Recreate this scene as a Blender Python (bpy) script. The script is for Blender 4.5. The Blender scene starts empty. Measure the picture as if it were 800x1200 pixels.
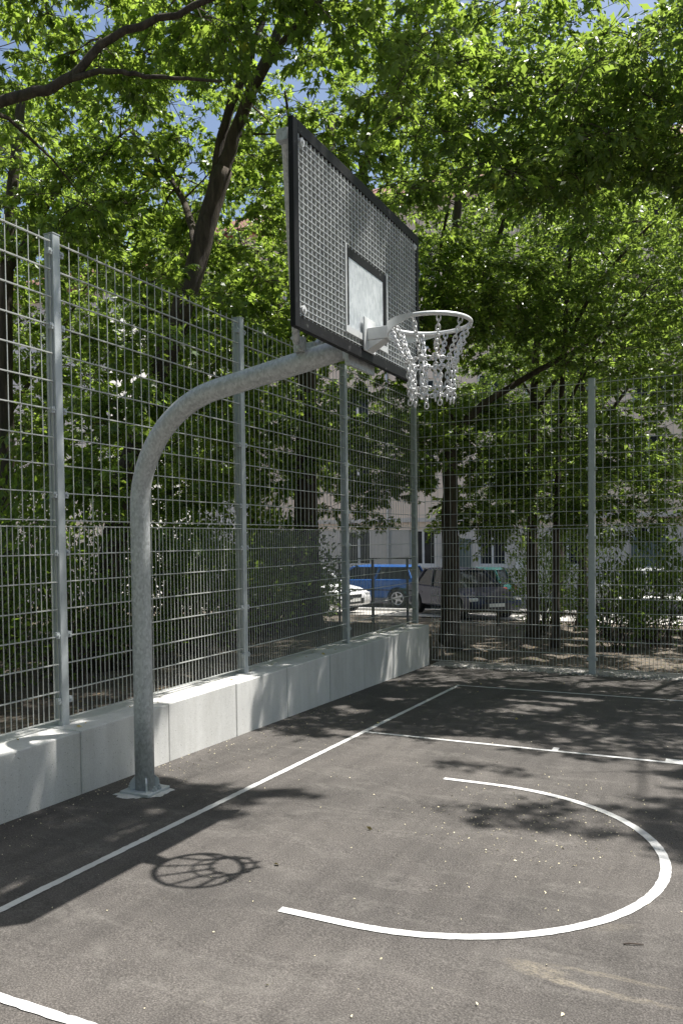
import bpy, bmesh, math, random
import numpy as np
from mathutils import Vector, Matrix

# ------------------------------------------------------------------ camera, sky, sun, exposure
scene = bpy.context.scene
COL = scene.collection
YAW, PITCH, ROLL = 0.4540, -0.0287, -0.0118
fw = Vector((-math.sin(YAW)*math.cos(PITCH), math.cos(YAW)*math.cos(PITCH), math.sin(PITCH)))
rt = Vector((math.cos(YAW), math.sin(YAW), 0)); up = rt.cross(fw)
r2 = math.cos(ROLL)*rt + math.sin(ROLL)*up
u2 = -math.sin(ROLL)*rt + math.cos(ROLL)*up
cd = bpy.data.cameras.new('camera'); cam = bpy.data.objects.new('camera', cd); COL.objects.link(cam)
M = Matrix.Identity(4)
for i in range(3):
    M[i][0], M[i][1], M[i][2] = r2[i], u2[i], -fw[i]
M[0][3], M[1][3], M[2][3] = 4.0868, -12.0282, 1.7945
cam.matrix_world = M
cd.sensor_fit = 'VERTICAL'; cd.sensor_height = 24; cd.lens = 952.82/1200*24
cd.shift_x = (400-382.75)/1200; cd.shift_y = (659.44-600)/1200
cd.clip_start = 0.05; cd.clip_end = 2000
scene.camera = cam

SUN = Vector((0.989, 1.0, 3.02)).normalized()
world = bpy.data.worlds.new('World'); scene.world = world; world.use_nodes = True
nt = world.node_tree; bg = nt.nodes['Background']
sky = nt.nodes.new('ShaderNodeTexSky'); sky.sky_type = 'NISHITA'; sky.sun_disc = False
sky.sun_elevation = math.asin(SUN.z); sky.sun_rotation = math.atan2(SUN.x, SUN.y)
sky.air_density = 1.0; sky.dust_density = 2.2; sky.ozone_density = 0.8
nt.links.new(sky.outputs[0], bg.inputs[0]); bg.inputs[1].default_value = 0.085
sd = bpy.data.lights.new('sun', 'SUN'); sd.energy = 5.0; sd.angle = math.radians(0.53); sd.color = (1.0, 0.962, 0.90)
sun = bpy.data.objects.new('sun', sd); COL.objects.link(sun)
sun.rotation_euler = (-SUN).to_track_quat('-Z', 'Y').to_euler(); sun.location = (10, 10, 30)
vs = scene.view_settings
vs.view_transform = 'Standard'; vs.look = 'None'; vs.exposure = 0.95; vs.gamma = 1; vs.use_curve_mapping = False
scene.cycles.max_bounces = 8; scene.cycles.transmission_bounces = 6; scene.cycles.diffuse_bounces = 4

rng = np.random.default_rng(7); random.seed(7)

# ------------------------------------------------------------------ helpers
class MB:
    """collects shapes, then links them as one mesh object"""
    def __init__(s): s.v = []; s.f = []; s.n = 0
    def add(s, v, f):
        v = np.asarray(v, float); s.v.append(v); s.f.extend([tuple(i+s.n for i in q) for q in f]); s.n += len(v)
    def box(s, x0, x1, y0, y1, z0, z1):
        s.add([(x0,y0,z0),(x1,y0,z0),(x1,y1,z0),(x0,y1,z0),(x0,y0,z1),(x1,y0,z1),(x1,y1,z1),(x0,y1,z1)],
              [(0,3,2,1),(4,5,6,7),(0,1,5,4),(1,2,6,5),(2,3,7,6),(3,0,4,7)])
    def tube(s, pts, rad, sides=8, cap=True, twist=0.0):
        pts = np.asarray(pts, float); n = len(pts)
        rad = np.full(n, rad, float) if np.isscalar(rad) else np.asarray(rad, float)
        t = np.gradient(pts, axis=0); t /= np.linalg.norm(t, axis=1)[:, None]+1e-12
        ref = np.array([0,0,1.0]) if abs(t[0][2]) < .9 else np.array([0,1.0,0])
        a = np.cross(ref, t[0]); a /= np.linalg.norm(a)
        ring = []
        for i in range(n):
            a = a - t[i]*(a@t[i]); a /= np.linalg.norm(a)+1e-12
            b = np.cross(t[i], a)
            ang = np.arange(sides)*2*np.pi/sides + twist
            ring.append(pts[i] + rad[i]*(np.cos(ang)[:,None]*a + np.sin(ang)[:,None]*b))
        v = np.concatenate(ring)
        f = [(i*sides+j, i*sides+(j+1) % sides, (i+1)*sides+(j+1) % sides, (i+1)*sides+j) for i in range(n-1) for j in range(sides)]
        if cap: f += [tuple(range(sides))[::-1], tuple(range((n-1)*sides, n*sides))]
        s.add(v, f)
    def cyl(s, p0, p1, r, sides=12, r1=None): s.tube([p0, p1], [r, r if r1 is None else r1], sides)
    def build(s, name, mat, parent=None, smooth=False, bevel=0, seg=2):
        me = bpy.data.meshes.new(name)
        me.from_pydata(np.concatenate(s.v).tolist(), [], s.f); me.update()
        return link(name, me, mat, parent, smooth, bevel, seg)

def link(name, me, mat, parent=None, smooth=False, bevel=0, seg=2):
    if mat is not None: me.materials.append(mat)
    o = bpy.data.objects.new(name, me); COL.objects.link(o)
    if parent is not None: o.parent = parent
    if smooth:
        me.polygons.foreach_set('use_smooth', np.ones(len(me.polygons), bool))
    if bevel:
        m = o.modifiers.new('bevel', 'BEVEL'); m.width = bevel; m.segments = seg; m.limit_method = 'ANGLE'
    return o

def empty(name, label, cat, loc=(0,0,0), group=None, rz=0):
    o = bpy.data.objects.new(name, None); COL.objects.link(o); o.location = loc; o.rotation_euler = (0,0,rz)
    o.empty_display_size = .2
    return tag(o, label, cat, group)

def tag(o, label=None, cat=None, group=None, kind=None):
    if label: o['label'] = label
    if cat: o['category'] = cat
    if group: o['group'] = group
    if kind: o['kind'] = kind
    return o

def shift(o, parent):
    """mesh was built in world coordinates: keep it in place under a located, unrotated parent"""
    o.data.transform(Matrix.Translation(-Vector(parent.location))); return o

def fast_mesh(name, V, F, mat, parent=None, attr=None, smooth=False):
    """V (n,3), F (m,3) triangle index arrays; attr per face float"""
    me = bpy.data.meshes.new(name)
    me.vertices.add(len(V)); me.vertices.foreach_set('co', np.ascontiguousarray(V, np.float32).ravel())
    m = len(F); k = F.shape[1]
    me.loops.add(m*k); me.loops.foreach_set('vertex_index', np.ascontiguousarray(F, np.int32).ravel())
    me.polygons.add(m); me.polygons.foreach_set('loop_start', np.arange(0, m*k, k, dtype=np.int32))
    me.polygons.foreach_set('loop_total', np.full(m, k, np.int32))
    if attr is not None:
        a = me.attributes.new('leaf_tone', 'FLOAT', 'FACE'); a.data.foreach_set('value', np.ascontiguousarray(attr, np.float32))
    me.update(calc_edges=True)
    return link(name, me, mat, parent, smooth)

# ------------------------------------------------------------------ materials
def new_mat(name):
    m = bpy.data.materials.new(name); m.use_nodes = True
    t = m.node_tree; b = t.nodes['Principled BSDF']
    return m, t, b
def N(t, typ, **kw):
    n = t.nodes.new(typ)
    for k, v in kw.items():
        if k in n.inputs.keys(): n.inputs[k].default_value = v
        else: setattr(n, k, v)
    return n
def ramp(t, src, stops, interp='LINEAR'):
    r = t.nodes.new('ShaderNodeValToRGB'); r.color_ramp.interpolation = interp
    e = r.color_ramp.elements
    while len(e) < len(stops): e.new(.5)
    for q, (p, c) in zip(e, stops):
        q.position = p; q.color = (c, c, c, 1) if np.isscalar(c) else (*c, 1)
    t.links.new(src, r.inputs[0]); return r
def mixc(t, fac, a, b, mode='MIX'):
    m = t.nodes.new('ShaderNodeMix'); m.data_type = 'RGBA'; m.blend_type = mode
    for sock, v in ((m.inputs[0], fac), (m.inputs[6], a), (m.inputs[7], b)):
        if isinstance(v, bpy.types.NodeSocket): t.links.new(v, sock)
        elif np.isscalar(v): sock.default_value = v
        else: sock.default_value = (*v, 1)
    return m.outputs[2]
def noise(t, vec, scale, detail=4, rough=.55, dist=0):
    n = N(t, 'ShaderNodeTexNoise', Scale=scale, Detail=detail, Roughness=rough, Distortion=dist)
    if vec is not None: t.links.new(vec, n.inputs['Vector'])
    return n.outputs['Fac']
def bump(t, b, h, strength=.3, dist=.01):
    n = N(t, 'ShaderNodeBump', Strength=strength, Distance=dist)
    t.links.new(h, n.inputs['Height']); t.links.new(n.outputs[0], b.inputs['Normal'])
def objco(t): return N(t, 'ShaderNodeTexCoord').outputs['Object']
def mapping(t, vec, scale=(1,1,1), rot=(0,0,0), loc=(0,0,0)):
    n = t.nodes.new('ShaderNodeMapping'); n.inputs['Scale'].default_value = scale; n.inputs['Rotation'].default_value = rot
    n.inputs['Location'].default_value = loc; t.links.new(vec, n.inputs[0]); return n.outputs[0]
def math_n(t, op, a, b=None, c=None):
    n = t.nodes.new('ShaderNodeMath'); n.operation = op
    for s, v in zip(n.inputs, (a, b, c)):
        if v is None: continue
        if isinstance(v, bpy.types.NodeSocket): t.links.new(v, s)
        else: s.default_value = v
    return n.outputs[0]

MAT = {}
def simple(name, col, rough=.6, metal=0, var=.15, scale=6, spec=.5):
    m, t, b = new_mat(name); co = objco(t)
    n = noise(t, co, scale, 5)
    c = ramp(t, n, [(.3, tuple(x*(1-var) for x in col)), (.7, tuple(min(1, x*(1+var)) for x in col))])
    t.links.new(c.outputs[0], b.inputs['Base Color'])
    b.inputs['Roughness'].default_value = rough; b.inputs['Metallic'].default_value = metal
    b.inputs['Specular IOR Level'].default_value = spec
    MAT[name] = m; return m

# asphalt
m, t, b = new_mat('asphalt'); co = objco(t)
fine = noise(t, co, 130, 3, .7); fine2 = N(t, 'ShaderNodeTexVoronoi', Scale=95.0); t.links.new(co, fine2.inputs['Vector'])
big = noise(t, co, .9, 5, .6); st = noise(t, mapping(t, co, (3.2, .35, 1), (0,0,.12)), 2.2, 5, .6)
c1 = ramp(t, big, [(.3, (.067,.062,.058)), (.7, (.102,.093,.086))]).outputs[0]
c2 = mixc(t, .75, c1, ramp(t, st, [(.30, .72), (.5, .97), (.74, 1.18)]).outputs[0], 'MULTIPLY')
c3 = mixc(t, .9, c2, ramp(t, fine, [(.28, .30), (.5, .95), (.75, 2.1)]).outputs[0], 'MULTIPLY')
sp = ramp(t, fine2.outputs['Distance'], [(.05, 1.0), (.14, 0.0)]).outputs[0]
spm = math_n(t, 'MULTIPLY', sp, ramp(t, noise(t, co, 42, 2), [(.47, 0.0), (.62, .8)]).outputs[0])
c4 = mixc(t, spm, c3, (.30,.28,.25))
# dusty scuffs
du = ramp(t, noise(t, mapping(t, co, (1, 2.4, 1), (0,0,.7)), 1.7, 8, .72, 1.0), [(.50, 0.0), (.74, .45)]).outputs[0]
c5 = mixc(t, math_n(t, 'MULTIPLY', du, ramp(t, noise(t, co, 30, 5, .7), [(.35, .2), (.65, 1.0)]).outputs[0]), c4, (.25,.235,.215))
# two sandy wheel smears near the free-throw side
sx = N(t, 'ShaderNodeSeparateXYZ'); t.links.new(co, sx.inputs[0])
def smear(x0, y0, slope, ln, wd, amp):
    u = math_n(t, 'SUBTRACT', sx.outputs[0], x0)
    v = math_n(t, 'SUBTRACT', math_n(t, 'SUBTRACT', sx.outputs[1], y0), math_n(t, 'MULTIPLY', u, slope))
    wob = math_n(t, 'MULTIPLY', math_n(t, 'SUBTRACT', noise(t, co, 7, 4), .5), .06)
    v = math_n(t, 'ADD', v, wob)
    e = math_n(t, 'ADD', math_n(t, 'POWER', math_n(t, 'DIVIDE', u, ln), 2), math_n(t, 'POWER', math_n(t, 'DIVIDE', v, wd), 2))
    q = ramp(t, e, [(0.0, amp), (1.0, 0.0)]).outputs[0]
    return math_n(t, 'MULTIPLY', q, ramp(t, noise(t, mapping(t, co, (1, 2.2, 1)), 38, 6, .8), [(.40, .0), (.62, 1.0)]).outputs[0])
for a in ((3.40,-8.715,-.05,.15,.05,.6), (3.47,-8.775,-.1,.2,.03,.55), (3.68,-8.66,.02,.30,.022,.42), (3.72,-8.79,.0,.32,.024,.45), (3.62,-8.20,.5,.16,.05,.22)):
    c5 = mixc(t, smear(*a), c5, (.30,.26,.195))
t.links.new(c5, b.inputs['Base Color']); b.inputs['Roughness'].default_value = .88; b.inputs['Specular IOR Level'].default_value = .3
bump(t, b, math_n(t, 'ADD', fine, math_n(t, 'MULTIPLY', fine2.outputs['Distance'], .8)), .55, .006)
MAT['asphalt'] = m

# road paint
m, t, b = new_mat('paint'); co = objco(t)
w = math_n(t, 'MULTIPLY', ramp(t, noise(t, co, 60, 6, .8), [(.30, 0.0), (.42, 1.0)]).outputs[0], ramp(t, noise(t, co, 6, 6, .75), [(.22, .35), (.42, 1.0)]).outputs[0])
g = ramp(t, noise(t, co, 2.5, 4), [(.3, (.46,.46,.45)), (.7, (.64,.64,.635))]).outputs[0]
t.links.new(mixc(t, w, (.30,.29,.28), g), b.inputs['Base Color']); b.inputs['Roughness'].default_value = .7
bump(t, b, noise(t, co, 130, 3), .35, .004); MAT['paint'] = m

# cast concrete
m, t, b = new_mat('concrete'); co = objco(t)
inf = N(t, 'ShaderNodeObjectInfo').outputs['Random']
base = ramp(t, noise(t, mapping(t, co, (1, 1, .35)), 2.2, 7, .62), [(.25, (.50,.50,.485)), (.55, (.61,.61,.595)), (.8, (.69,.69,.675))]).outputs[0]
base = mixc(t, 1.0, base, ramp(t, inf, [(0, .90), (1, 1.06)]).outputs[0], 'MULTIPLY')
por = N(t, 'ShaderNodeTexVoronoi', Scale=42.0, Randomness=1.0); t.links.new(co, por.inputs['Vector'])
pm = math_n(t, 'MULTIPLY', ramp(t, por.outputs['Distance'], [(.10, 1.0), (.2, 0.0)]).outputs[0], ramp(t, noise(t, co, 17, 3), [(.46, 0.0), (.58, .85)]).outputs[0])
base = mixc(t, pm, base, (.20,.20,.19))
fn = noise(t, co, 120, 3, .7)
base = mixc(t, .5, base, ramp(t, fn, [(.3, .72), (.7, 1.2)]).outputs[0], 'MULTIPLY')
strk = ramp(t, noise(t, mapping(t, co, (7, 7, .5)), 1.6, 6, .7), [(.45, 0.0), (.75, .22)]).outputs[0]
base = mixc(t, strk, base, (.27,.26,.235))
blot = ramp(t, noise(t, co, 1.1, 6, .7, .5), [(.5, 0.0), (.75, .30)]).outputs[0]
base = mixc(t, blot, base, (.34,.325,.29))
t.links.new(base, b.inputs['Base Color']); b.inputs['Roughness'].default_value = .85
bump(t, b, math_n(t, 'SUBTRACT', fn, math_n(t, 'MULTIPLY', pm, 1.5)), .3, .004); MAT['concrete'] = m

# hot-dip galvanised steel with spangle
def galv(name, lo, hi, scale, metal, rough, spangle=.5):
    m, t, b = new_mat(name); co = objco(t)
    v = N(t, 'ShaderNodeTexVoronoi', Scale=scale, Randomness=1.0)
    wv = N(t, 'ShaderNodeVectorMath', operation='ADD'); t.links.new(co, wv.inputs[0])
    nz = N(t, 'ShaderNodeTexNoise', Scale=scale*1.5, Detail=3.0); t.links.new(co, nz.inputs[0])
    vm = N(t, 'ShaderNodeVectorMath', operation='SCALE'); t.links.new(nz.outputs['Color'], vm.inputs[0]); vm.inputs['Scale'].default_value = .9/scale
    t.links.new(vm.outputs[0], wv.inputs[1]); t.links.new(mapping(t, wv.outputs[0], (1,1,.55)), v.inputs['Vector'])
    sep = N(t, 'ShaderNodeSeparateColor'); t.links.new(v.outputs['Color'], sep.inputs[0])
    a = math_n(t, 'ADD', math_n(t, 'MULTIPLY', sep.outputs[0], spangle), math_n(t, 'MULTIPLY', noise(t, co, 3.5, 6, .6), 1-spangle))
    t.links.new(ramp(t, a, [(.15, lo), (.85, hi)]).outputs[0], b.inputs['Base Color'])
    t.links.new(ramp(t, a, [(0, rough-.12), (1, rough+.15)]).outputs[0], b.inputs['Roughness'])
    b.inputs['Metallic'].default_value = metal
    bump(t, b, noise(t, co, 60, 4), .12, .003)
    MAT[name] = m
galv('galvanised', (.34,.36,.365), (.56,.585,.59), 85, .25, .46, .6)
galv('galvanised_post', (.40,.435,.45), (.53,.565,.58), 26, .35, .45, .3)
galv('galvanised_wire', (.42,.435,.42), (.54,.555,.535), 30, .25, .45, .3)
galv('grating_steel', (.38,.395,.40), (.54,.555,.555), 40, .35, .45, .35)
galv('rim_steel', (.60,.615,.615), (.74,.75,.75), 30, .25, .42, .3)
galv('chain_steel', (.56,.57,.58), (.72,.73,.74), 60, .35, .42, .3)
galv('plate_steel', (.58,.61,.63), (.84,.86,.87), 55, .5, .38, .45)
# worn black paint of the board frame
m, t, b = new_mat('black_paint'); co = objco(t)
w = ramp(t, noise(t, co, 14, 7, .72), [(.60, 0.0), (.74, .8)]).outputs[0]
t.links.new(mixc(t, w, (.010,.010,.011), (.24,.24,.24)), b.inputs['Base Color']); b.inputs['Roughness'].default_value = .5; b.inputs['Specular IOR Level'].default_value = .22
bump(t, b, noise(t, co, 40, 5), .2, .003); MAT['black_paint'] = m

# soil with leaf litter
m, t, b = new_mat('soil'); co = objco(t)
n1 = noise(t, co, 1.1, 8, .65); vv = N(t, 'ShaderNodeTexVoronoi', Scale=16.0); t.links.new(co, vv.inputs['Vector'])
sp3 = N(t, 'ShaderNodeSeparateColor'); t.links.new(vv.outputs['Color'], sp3.inputs[0])
c = ramp(t, n1, [(.3, (.05,.041,.032)), (.5, (.10,.084,.066)), (.72, (.19,.165,.135))]).outputs[0]
lit = math_n(t, 'MULTIPLY', ramp(t, vv.outputs['Distance'], [(.25, 1.0), (.4, 0.0)]).outputs[0], ramp(t, sp3.outputs[0], [(.5, 0.0), (.6, 1.0)]).outputs[0])
c = mixc(t, lit, c, ramp(t, sp3.outputs[1], [(0, (.10,.07,.035)), (.6, (.22,.15,.07)), (1, (.10,.13,.04))]).outputs[0])
t.links.new(c, b.inputs['Base Color']); b.inputs['Roughness'].default_value = .95
bump(t, b, math_n(t, 'ADD', noise(t, co, 14, 6), vv.outputs['Distance']), .8, .04); MAT['soil'] = m

simple('street', (.16,.155,.15), .9, var=.2, scale=3)
simple('pavement', (.46,.44,.41), .85, var=.15, scale=2.5)
simple('gravel', (.34,.33,.31), .9, var=.35, scale=40)
simple('stucco', (.80,.675,.555), .9, var=.06, scale=1.2)
simple('stucco_low', (.62,.585,.54), .9, var=.08, scale=1.2)
simple('stucco_pale', (.78,.75,.72), .9, var=.06, scale=1.0)
simple('trim_white', (.72,.72,.71), .6, var=.05)
simple('roof_tile', (.22,.10,.07), .8, var=.25, scale=9)
simple('door_green', (.10,.14,.13), .5, var=.1)
simple('notice_white', (.78,.78,.76), .7, var=.04)
simple('dark_rail', (.03,.032,.033), .5, .3, var=.2)
simple('wood_rail', (.10,.08,.06), .8, var=.3, scale=20)
simple('slab', (.62,.62,.60), .7, var=.08, scale=5)
simple('tyre', (.018,.018,.019), .8, var=.2)
simple('alloy', (.55,.56,.58), .35, .7, var=.1)
simple('head_lamp', (.75,.77,.80), .12, .2, var=.05)
simple('tail_lamp', (.45,.02,.02), .2, 0, var=.1)
simple('plastic_dark', (.02,.021,.022), .55, 0, var=.2)
simple('yellow_leaf', (.50,.40,.16), .7, var=.4, scale=9)
simple('pale_petal', (.62,.56,.38), .7, var=.3, scale=9)
simple('twig_brown', (.06,.045,.035), .8, var=.3, scale=30)
for nm, c in (('paint_blue', (.02,.11,.36)), ('paint_navy', (.008,.014,.04)), ('paint_green', (.01,.075,.07)), ('paint_white', (.72,.73,.74)), ('paint_silver', (.38,.39,.40))):
    s = simple(nm, c, .38, .1, var=.06, spec=.35); s.node_tree.nodes['Principled BSDF'].inputs['Coat Weight'].default_value = .12
m, t, b = new_mat('dark_glass'); b.inputs['Base Color'].default_value = (.02,.025,.028,1); b.inputs['Roughness'].default_value = .08
b.inputs['Specular IOR Level'].default_value = .15; MAT['dark_glass'] = m
n_ = noise(t, objco(t), 1.3, 2); bump(t, b, n_, .05, .02)

# bark
m, t, b = new_mat('bark'); co = objco(t)
rd = noise(t, mapping(t, co, (9, 9, 1.3)), 2.0, 8, .7, .6)
c = ramp(t, rd, [(.3, (.022,.018,.014)), (.52, (.07,.055,.042)), (.75, (.14,.115,.088))]).outputs[0]
mo = ramp(t, noise(t, co, 3.0, 5), [(.55, 0.0), (.72, .45)]).outputs[0]
t.links.new(mixc(t, mo, c, (.07,.085,.035)), b.inputs['Base Color']); b.inputs['Roughness'].default_value = .95
bump(t, b, rd, .9, .03); MAT['bark'] = m

# leaves: reflecting and translucent, tone varies leaf by leaf
def leaf_mat(name, refl, trans, mixf=.45, gloss=.42):
    m, t, b = new_mat(name)
    at = N(t, 'ShaderNodeAttribute', attribute_name='leaf_tone').outputs['Fac']
    cr = ramp(t, at, [(0, tuple(x*.6 for x in refl)), (.55, refl), (.95, tuple(x*1.45 for x in refl)), (1.0, (refl[0]*2.2, refl[1]*1.5, refl[2]*1.2))]).outputs[0]
    ct = ramp(t, at, [(0, tuple(x*.55 for x in trans)), (.55, trans), (.97, tuple(min(1, x*1.3) for x in trans)), (1.0, (min(1, trans[0]*1.5), trans[1]*1.1, trans[2]))]).outputs[0]
    t.links.new(cr, b.inputs['Base Color']); b.inputs['Roughness'].default_value = gloss; b.inputs['Specular IOR Level'].default_value = .45
    tr = t.nodes.new('ShaderNodeBsdfTranslucent'); t.links.new(ct, tr.inputs['Color'])
    mx = t.nodes.new('ShaderNodeMixShader'); mx.inputs[0].default_value = mixf
    t.links.new(b.outputs[0], mx.inputs[1]); t.links.new(tr.outputs[0], mx.inputs[2])
    t.links.new(mx.outputs[0], t.nodes['Material Output'].inputs['Surface']); MAT[name] = m
leaf_mat('leaf_maple', (.062,.112,.036), (.42,.59,.08), .45, .36)
leaf_mat('leaf_lime', (.060,.110,.038), (.39,.55,.085), .45, .36)
leaf_mat('leaf_shrub', (.045,.088,.024), (.28,.42,.05), .45)

# ------------------------------------------------------------------ terrain heights
def court_z(y): return -0.0226*(y+7.3)
def sstep(a, b, x):
    q = np.clip((x-a)/(b-a), 0, 1); return q*q*(3-2*q)
def ground_z(x, y):
    x = np.asarray(x, float); y = np.asarray(y, float)
    back = -.185 - .036*np.clip(y, 0, 16)
    base = np.where(y < -.1, court_z(np.clip(y, -16, 0))-.06, back)
    left = sstep(-.36, -.40, x)*(1-sstep(-.1, 2.6, y))
    z = base*(1-left) + .40*left
    return z - .05*sstep(16, 60, np.abs(x))

# the setting ---------------------------------------------------------------
xs = np.unique(np.concatenate([np.linspace(-400, -30, 12), np.linspace(-30, -3, 28), np.linspace(-3, 6, 46), np.linspace(6, 30, 20), np.linspace(30, 400, 12), [-.36,-.40,-.44]]))
ys = np.unique(np.concatenate([np.linspace(-400, -30, 10), np.linspace(-30, -3, 28), np.linspace(-3, 16, 70), np.linspace(16, 40, 12), np.linspace(40, 600, 12), [-.1, -.05]]))
GX, GY = np.meshgrid(xs, ys); GZ = ground_z(GX, GY)
soilmask = ((GY > .6) & (GY < 11)) | (GX < -.8)
GZ = GZ + np.where(soilmask & (np.abs(GX) < 25) & (GY < 11), rng.normal(0, .018, GZ.shape), 0)
nx, ny = len(xs), len(ys)
idx = np.arange(nx*ny).reshape(ny, nx)
F = np.stack([idx[:-1,:-1], idx[:-1,1:], idx[1:,1:], idx[1:,:-1]], -1).reshape(-1, 4)
tag(fast_mesh('ground', np.stack([GX, GY, GZ], -1).reshape(-1, 3), F, MAT['soil'], smooth=True), kind='structure')

def sheet(name, x0, x1, y0, y1, zf, mat, nxs=2, nys=2, thick=0):
    xx = np.linspace(x0, x1, nxs); yy = np.linspace(y0, y1, nys); A, B = np.meshgrid(xx, yy)
    V = np.stack([A, B, zf(A, B)], -1).reshape(-1, 3); id_ = np.arange(nxs*nys).reshape(nys, nxs)
    F = np.stack([id_[:-1,:-1], id_[:-1,1:], id_[1:,1:], id_[1:,:-1]], -1).reshape(-1, 4)
    return fast_mesh(name, V, F, mat)
court = tag(sheet('court', 0.0, 16, -16, -.10, lambda a, b: court_z(b), MAT['asphalt'], 2, 2), kind='structure')

def strip(name, pts_l, pts_r, parent=court, lift=.004):
    L = np.array(pts_l); R = np.array(pts_r); n = len(L)
    V = np.concatenate([np.c_[L, court_z(L[:,1])+lift], np.c_[R, court_z(R[:,1])+lift]])
    F = np.array([(i, n+i, n+i+1, i+1) for i in range(n-1)])
    o = fast_mesh(name, V, F, MAT['paint'], parent); return o
XB, SLY, LNY, LNN, AY = .995, -1.835, -4.925, -9.835, -7.43
def line(name, x0, x1, y0, y1, lift=.004):
    """a painted bar whose long edges waver by a millimetre or two, as rolled paint does"""
    if y1-y0 >= x1-x0:
        yy = np.linspace(y0, y1, max(2, int((y1-y0)/.03))); j = rng.normal(0, .0016, (2, len(yy)))
        return strip(name, np.c_[x0+j[0], yy], np.c_[x1+j[1], yy], lift=lift)
    xx = np.linspace(x0, x1, max(2, int((x1-x0)/.03))); j = rng.normal(0, .0016, (2, len(xx)))
    return strip(name, np.c_[xx, y1+j[0]], np.c_[xx, y0+j[1]], lift=lift)
line('baseline', XB-.025, XB+.025, -16, SLY+.025)
line('sideline', XB+.025, 15.8, SLY-.025, SLY+.025)
line('lane_line', XB+.025, XB+5.8, LNY-.025, LNY+.025)
line('lane_line', XB+.025, XB+5.8, LNN-.025, LNN+.025)
line('lane_mark', 2.75, 2.80, LNY+.0255, LNY+.125)
line('lane_block', 3.66, 4.06, LNY+.0255, LNY+.125)
line('lane_mark', 2.75, 2.80, LNN-.125, LNN-.0255)
line('lane_block', 3.66, 4.06, LNN-.125, LNN-.0255)
ang = np.linspace(-math.pi/2, math.pi/2, 131); ACX = 2.55
arc_o = [(2.19, AY-1.29)] + [(ACX+1.29*math.cos(a), AY+1.29*math.sin(a)) for a in ang] + [(2.19, AY+1.29)]
arc_i = [(2.19, AY-1.235)] + [(ACX+1.235*math.cos(a), AY+1.235*math.sin(a)) for a in ang] + [(2.19, AY+1.235)]
strip('no_charge_arc', np.array(arc_i)+rng.normal(0, .0013, (len(arc_i), 2)), np.array(arc_o)+rng.normal(0, .0013, (len(arc_o), 2)))

# street and pavement behind
def gz_flat(off): return lambda a, b: ground_z(a*0, b) + off
tag(sheet('pavement', -40, 40, 11.1, 13.4, gz_flat(.03), MAT['pavement'], 2, 8), kind='structure')
tag(sheet('street', -60, 60, 13.6, 20.2, gz_flat(.012), MAT['street'], 2, 14), kind='structure')
tag(sheet('far_pavement', -60, 60, 20.4, 23.0, gz_flat(.10), MAT['pavement'], 2, 6), kind='structure')
for y0 in (13.42, 20.22):
    k = MB(); z = float(ground_z(0, y0)); k.box(-60, 60, y0, y0+.16, z-.1, z+.11); tag(k.build('kerb', MAT['slab']), kind='structure')

# gravel strip under the back fence
g = MB(); P = []
ico = [(0,0,1),(.9,0,.2),(.28,.85,.2),(-.73,.53,.2),(-.73,-.53,.2),(.28,-.85,.2)]
for i in range(3600):
    x = random.uniform(0.03, 9); y = random.uniform(-.13, .42) if random.random() < .85 else random.uniform(-.26, -.1)
    r = random.uniform(.008, .022); z = (court_z(y) if y < -.1 else float(ground_z(1, max(y, -.09)))+.004)
    if y > -.1: z += max(0, .03*(1-abs(y-.1)/.35))
    a = random.uniform(0, 6.28); ca, sa = math.cos(a), math.sin(a); ss = random.uniform(.6, 1.1)
    g.add([(x+r*(p[0]*ca-p[1]*sa), y+r*ss*(p[0]*sa+p[1]*ca), z+r*.8*p[2]-.002) for p in ico], [(0,1,2),(0,2,3),(0,3,4),(0,4,5),(0,5,1)])
tag(g.build('gravel_strip', MAT['gravel']), 'strip of pale gravel along the foot of the back fence', 'gravel', kind='stuff')
k = MB(); k.box(.005, 15, -.098, .40, -.40, -.172); tag(k.build('gravel_bed', MAT['gravel']), kind='structure')

# ------------------------------------------------------------------ concrete wall on the left
WT = .460
wall = empty('concrete_wall', 'low pale concrete retaining wall carrying the wire fence along the baseline', 'wall', (0, -.075, 0))
jo = [-.075, -1.10, -1.596-.51+.0, -2.605, -3.60, -4.62, -5.606, -6.637, -7.657, -8.68, -9.70, -10.72, -11.74, -12.76, -13.78, -14.8]
jo = [-.075, -.60, -1.596, -2.605, -3.60, -4.62, -5.606, -6.637, -7.657, -8.68, -9.70, -10.72, -11.74, -12.76, -13.78, -14.8]
for a, c in zip(jo[:-1], jo[1:]):
    k = MB(); off = random.uniform(-.003, .003)
    k.box(-.44, off, c+.004, a-.004 if a != jo[0] else a, -.45, WT+random.uniform(-.003, .003))
    shift(k.build('concrete_panel', MAT['concrete'], wall, bevel=.010, seg=2), wall)
k = MB(); k.box(-.43, -.022, -14.79, -.09, -.44, WT-.02); shift(k.build('joint_core', MAT['concrete'], wall), wall)

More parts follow.
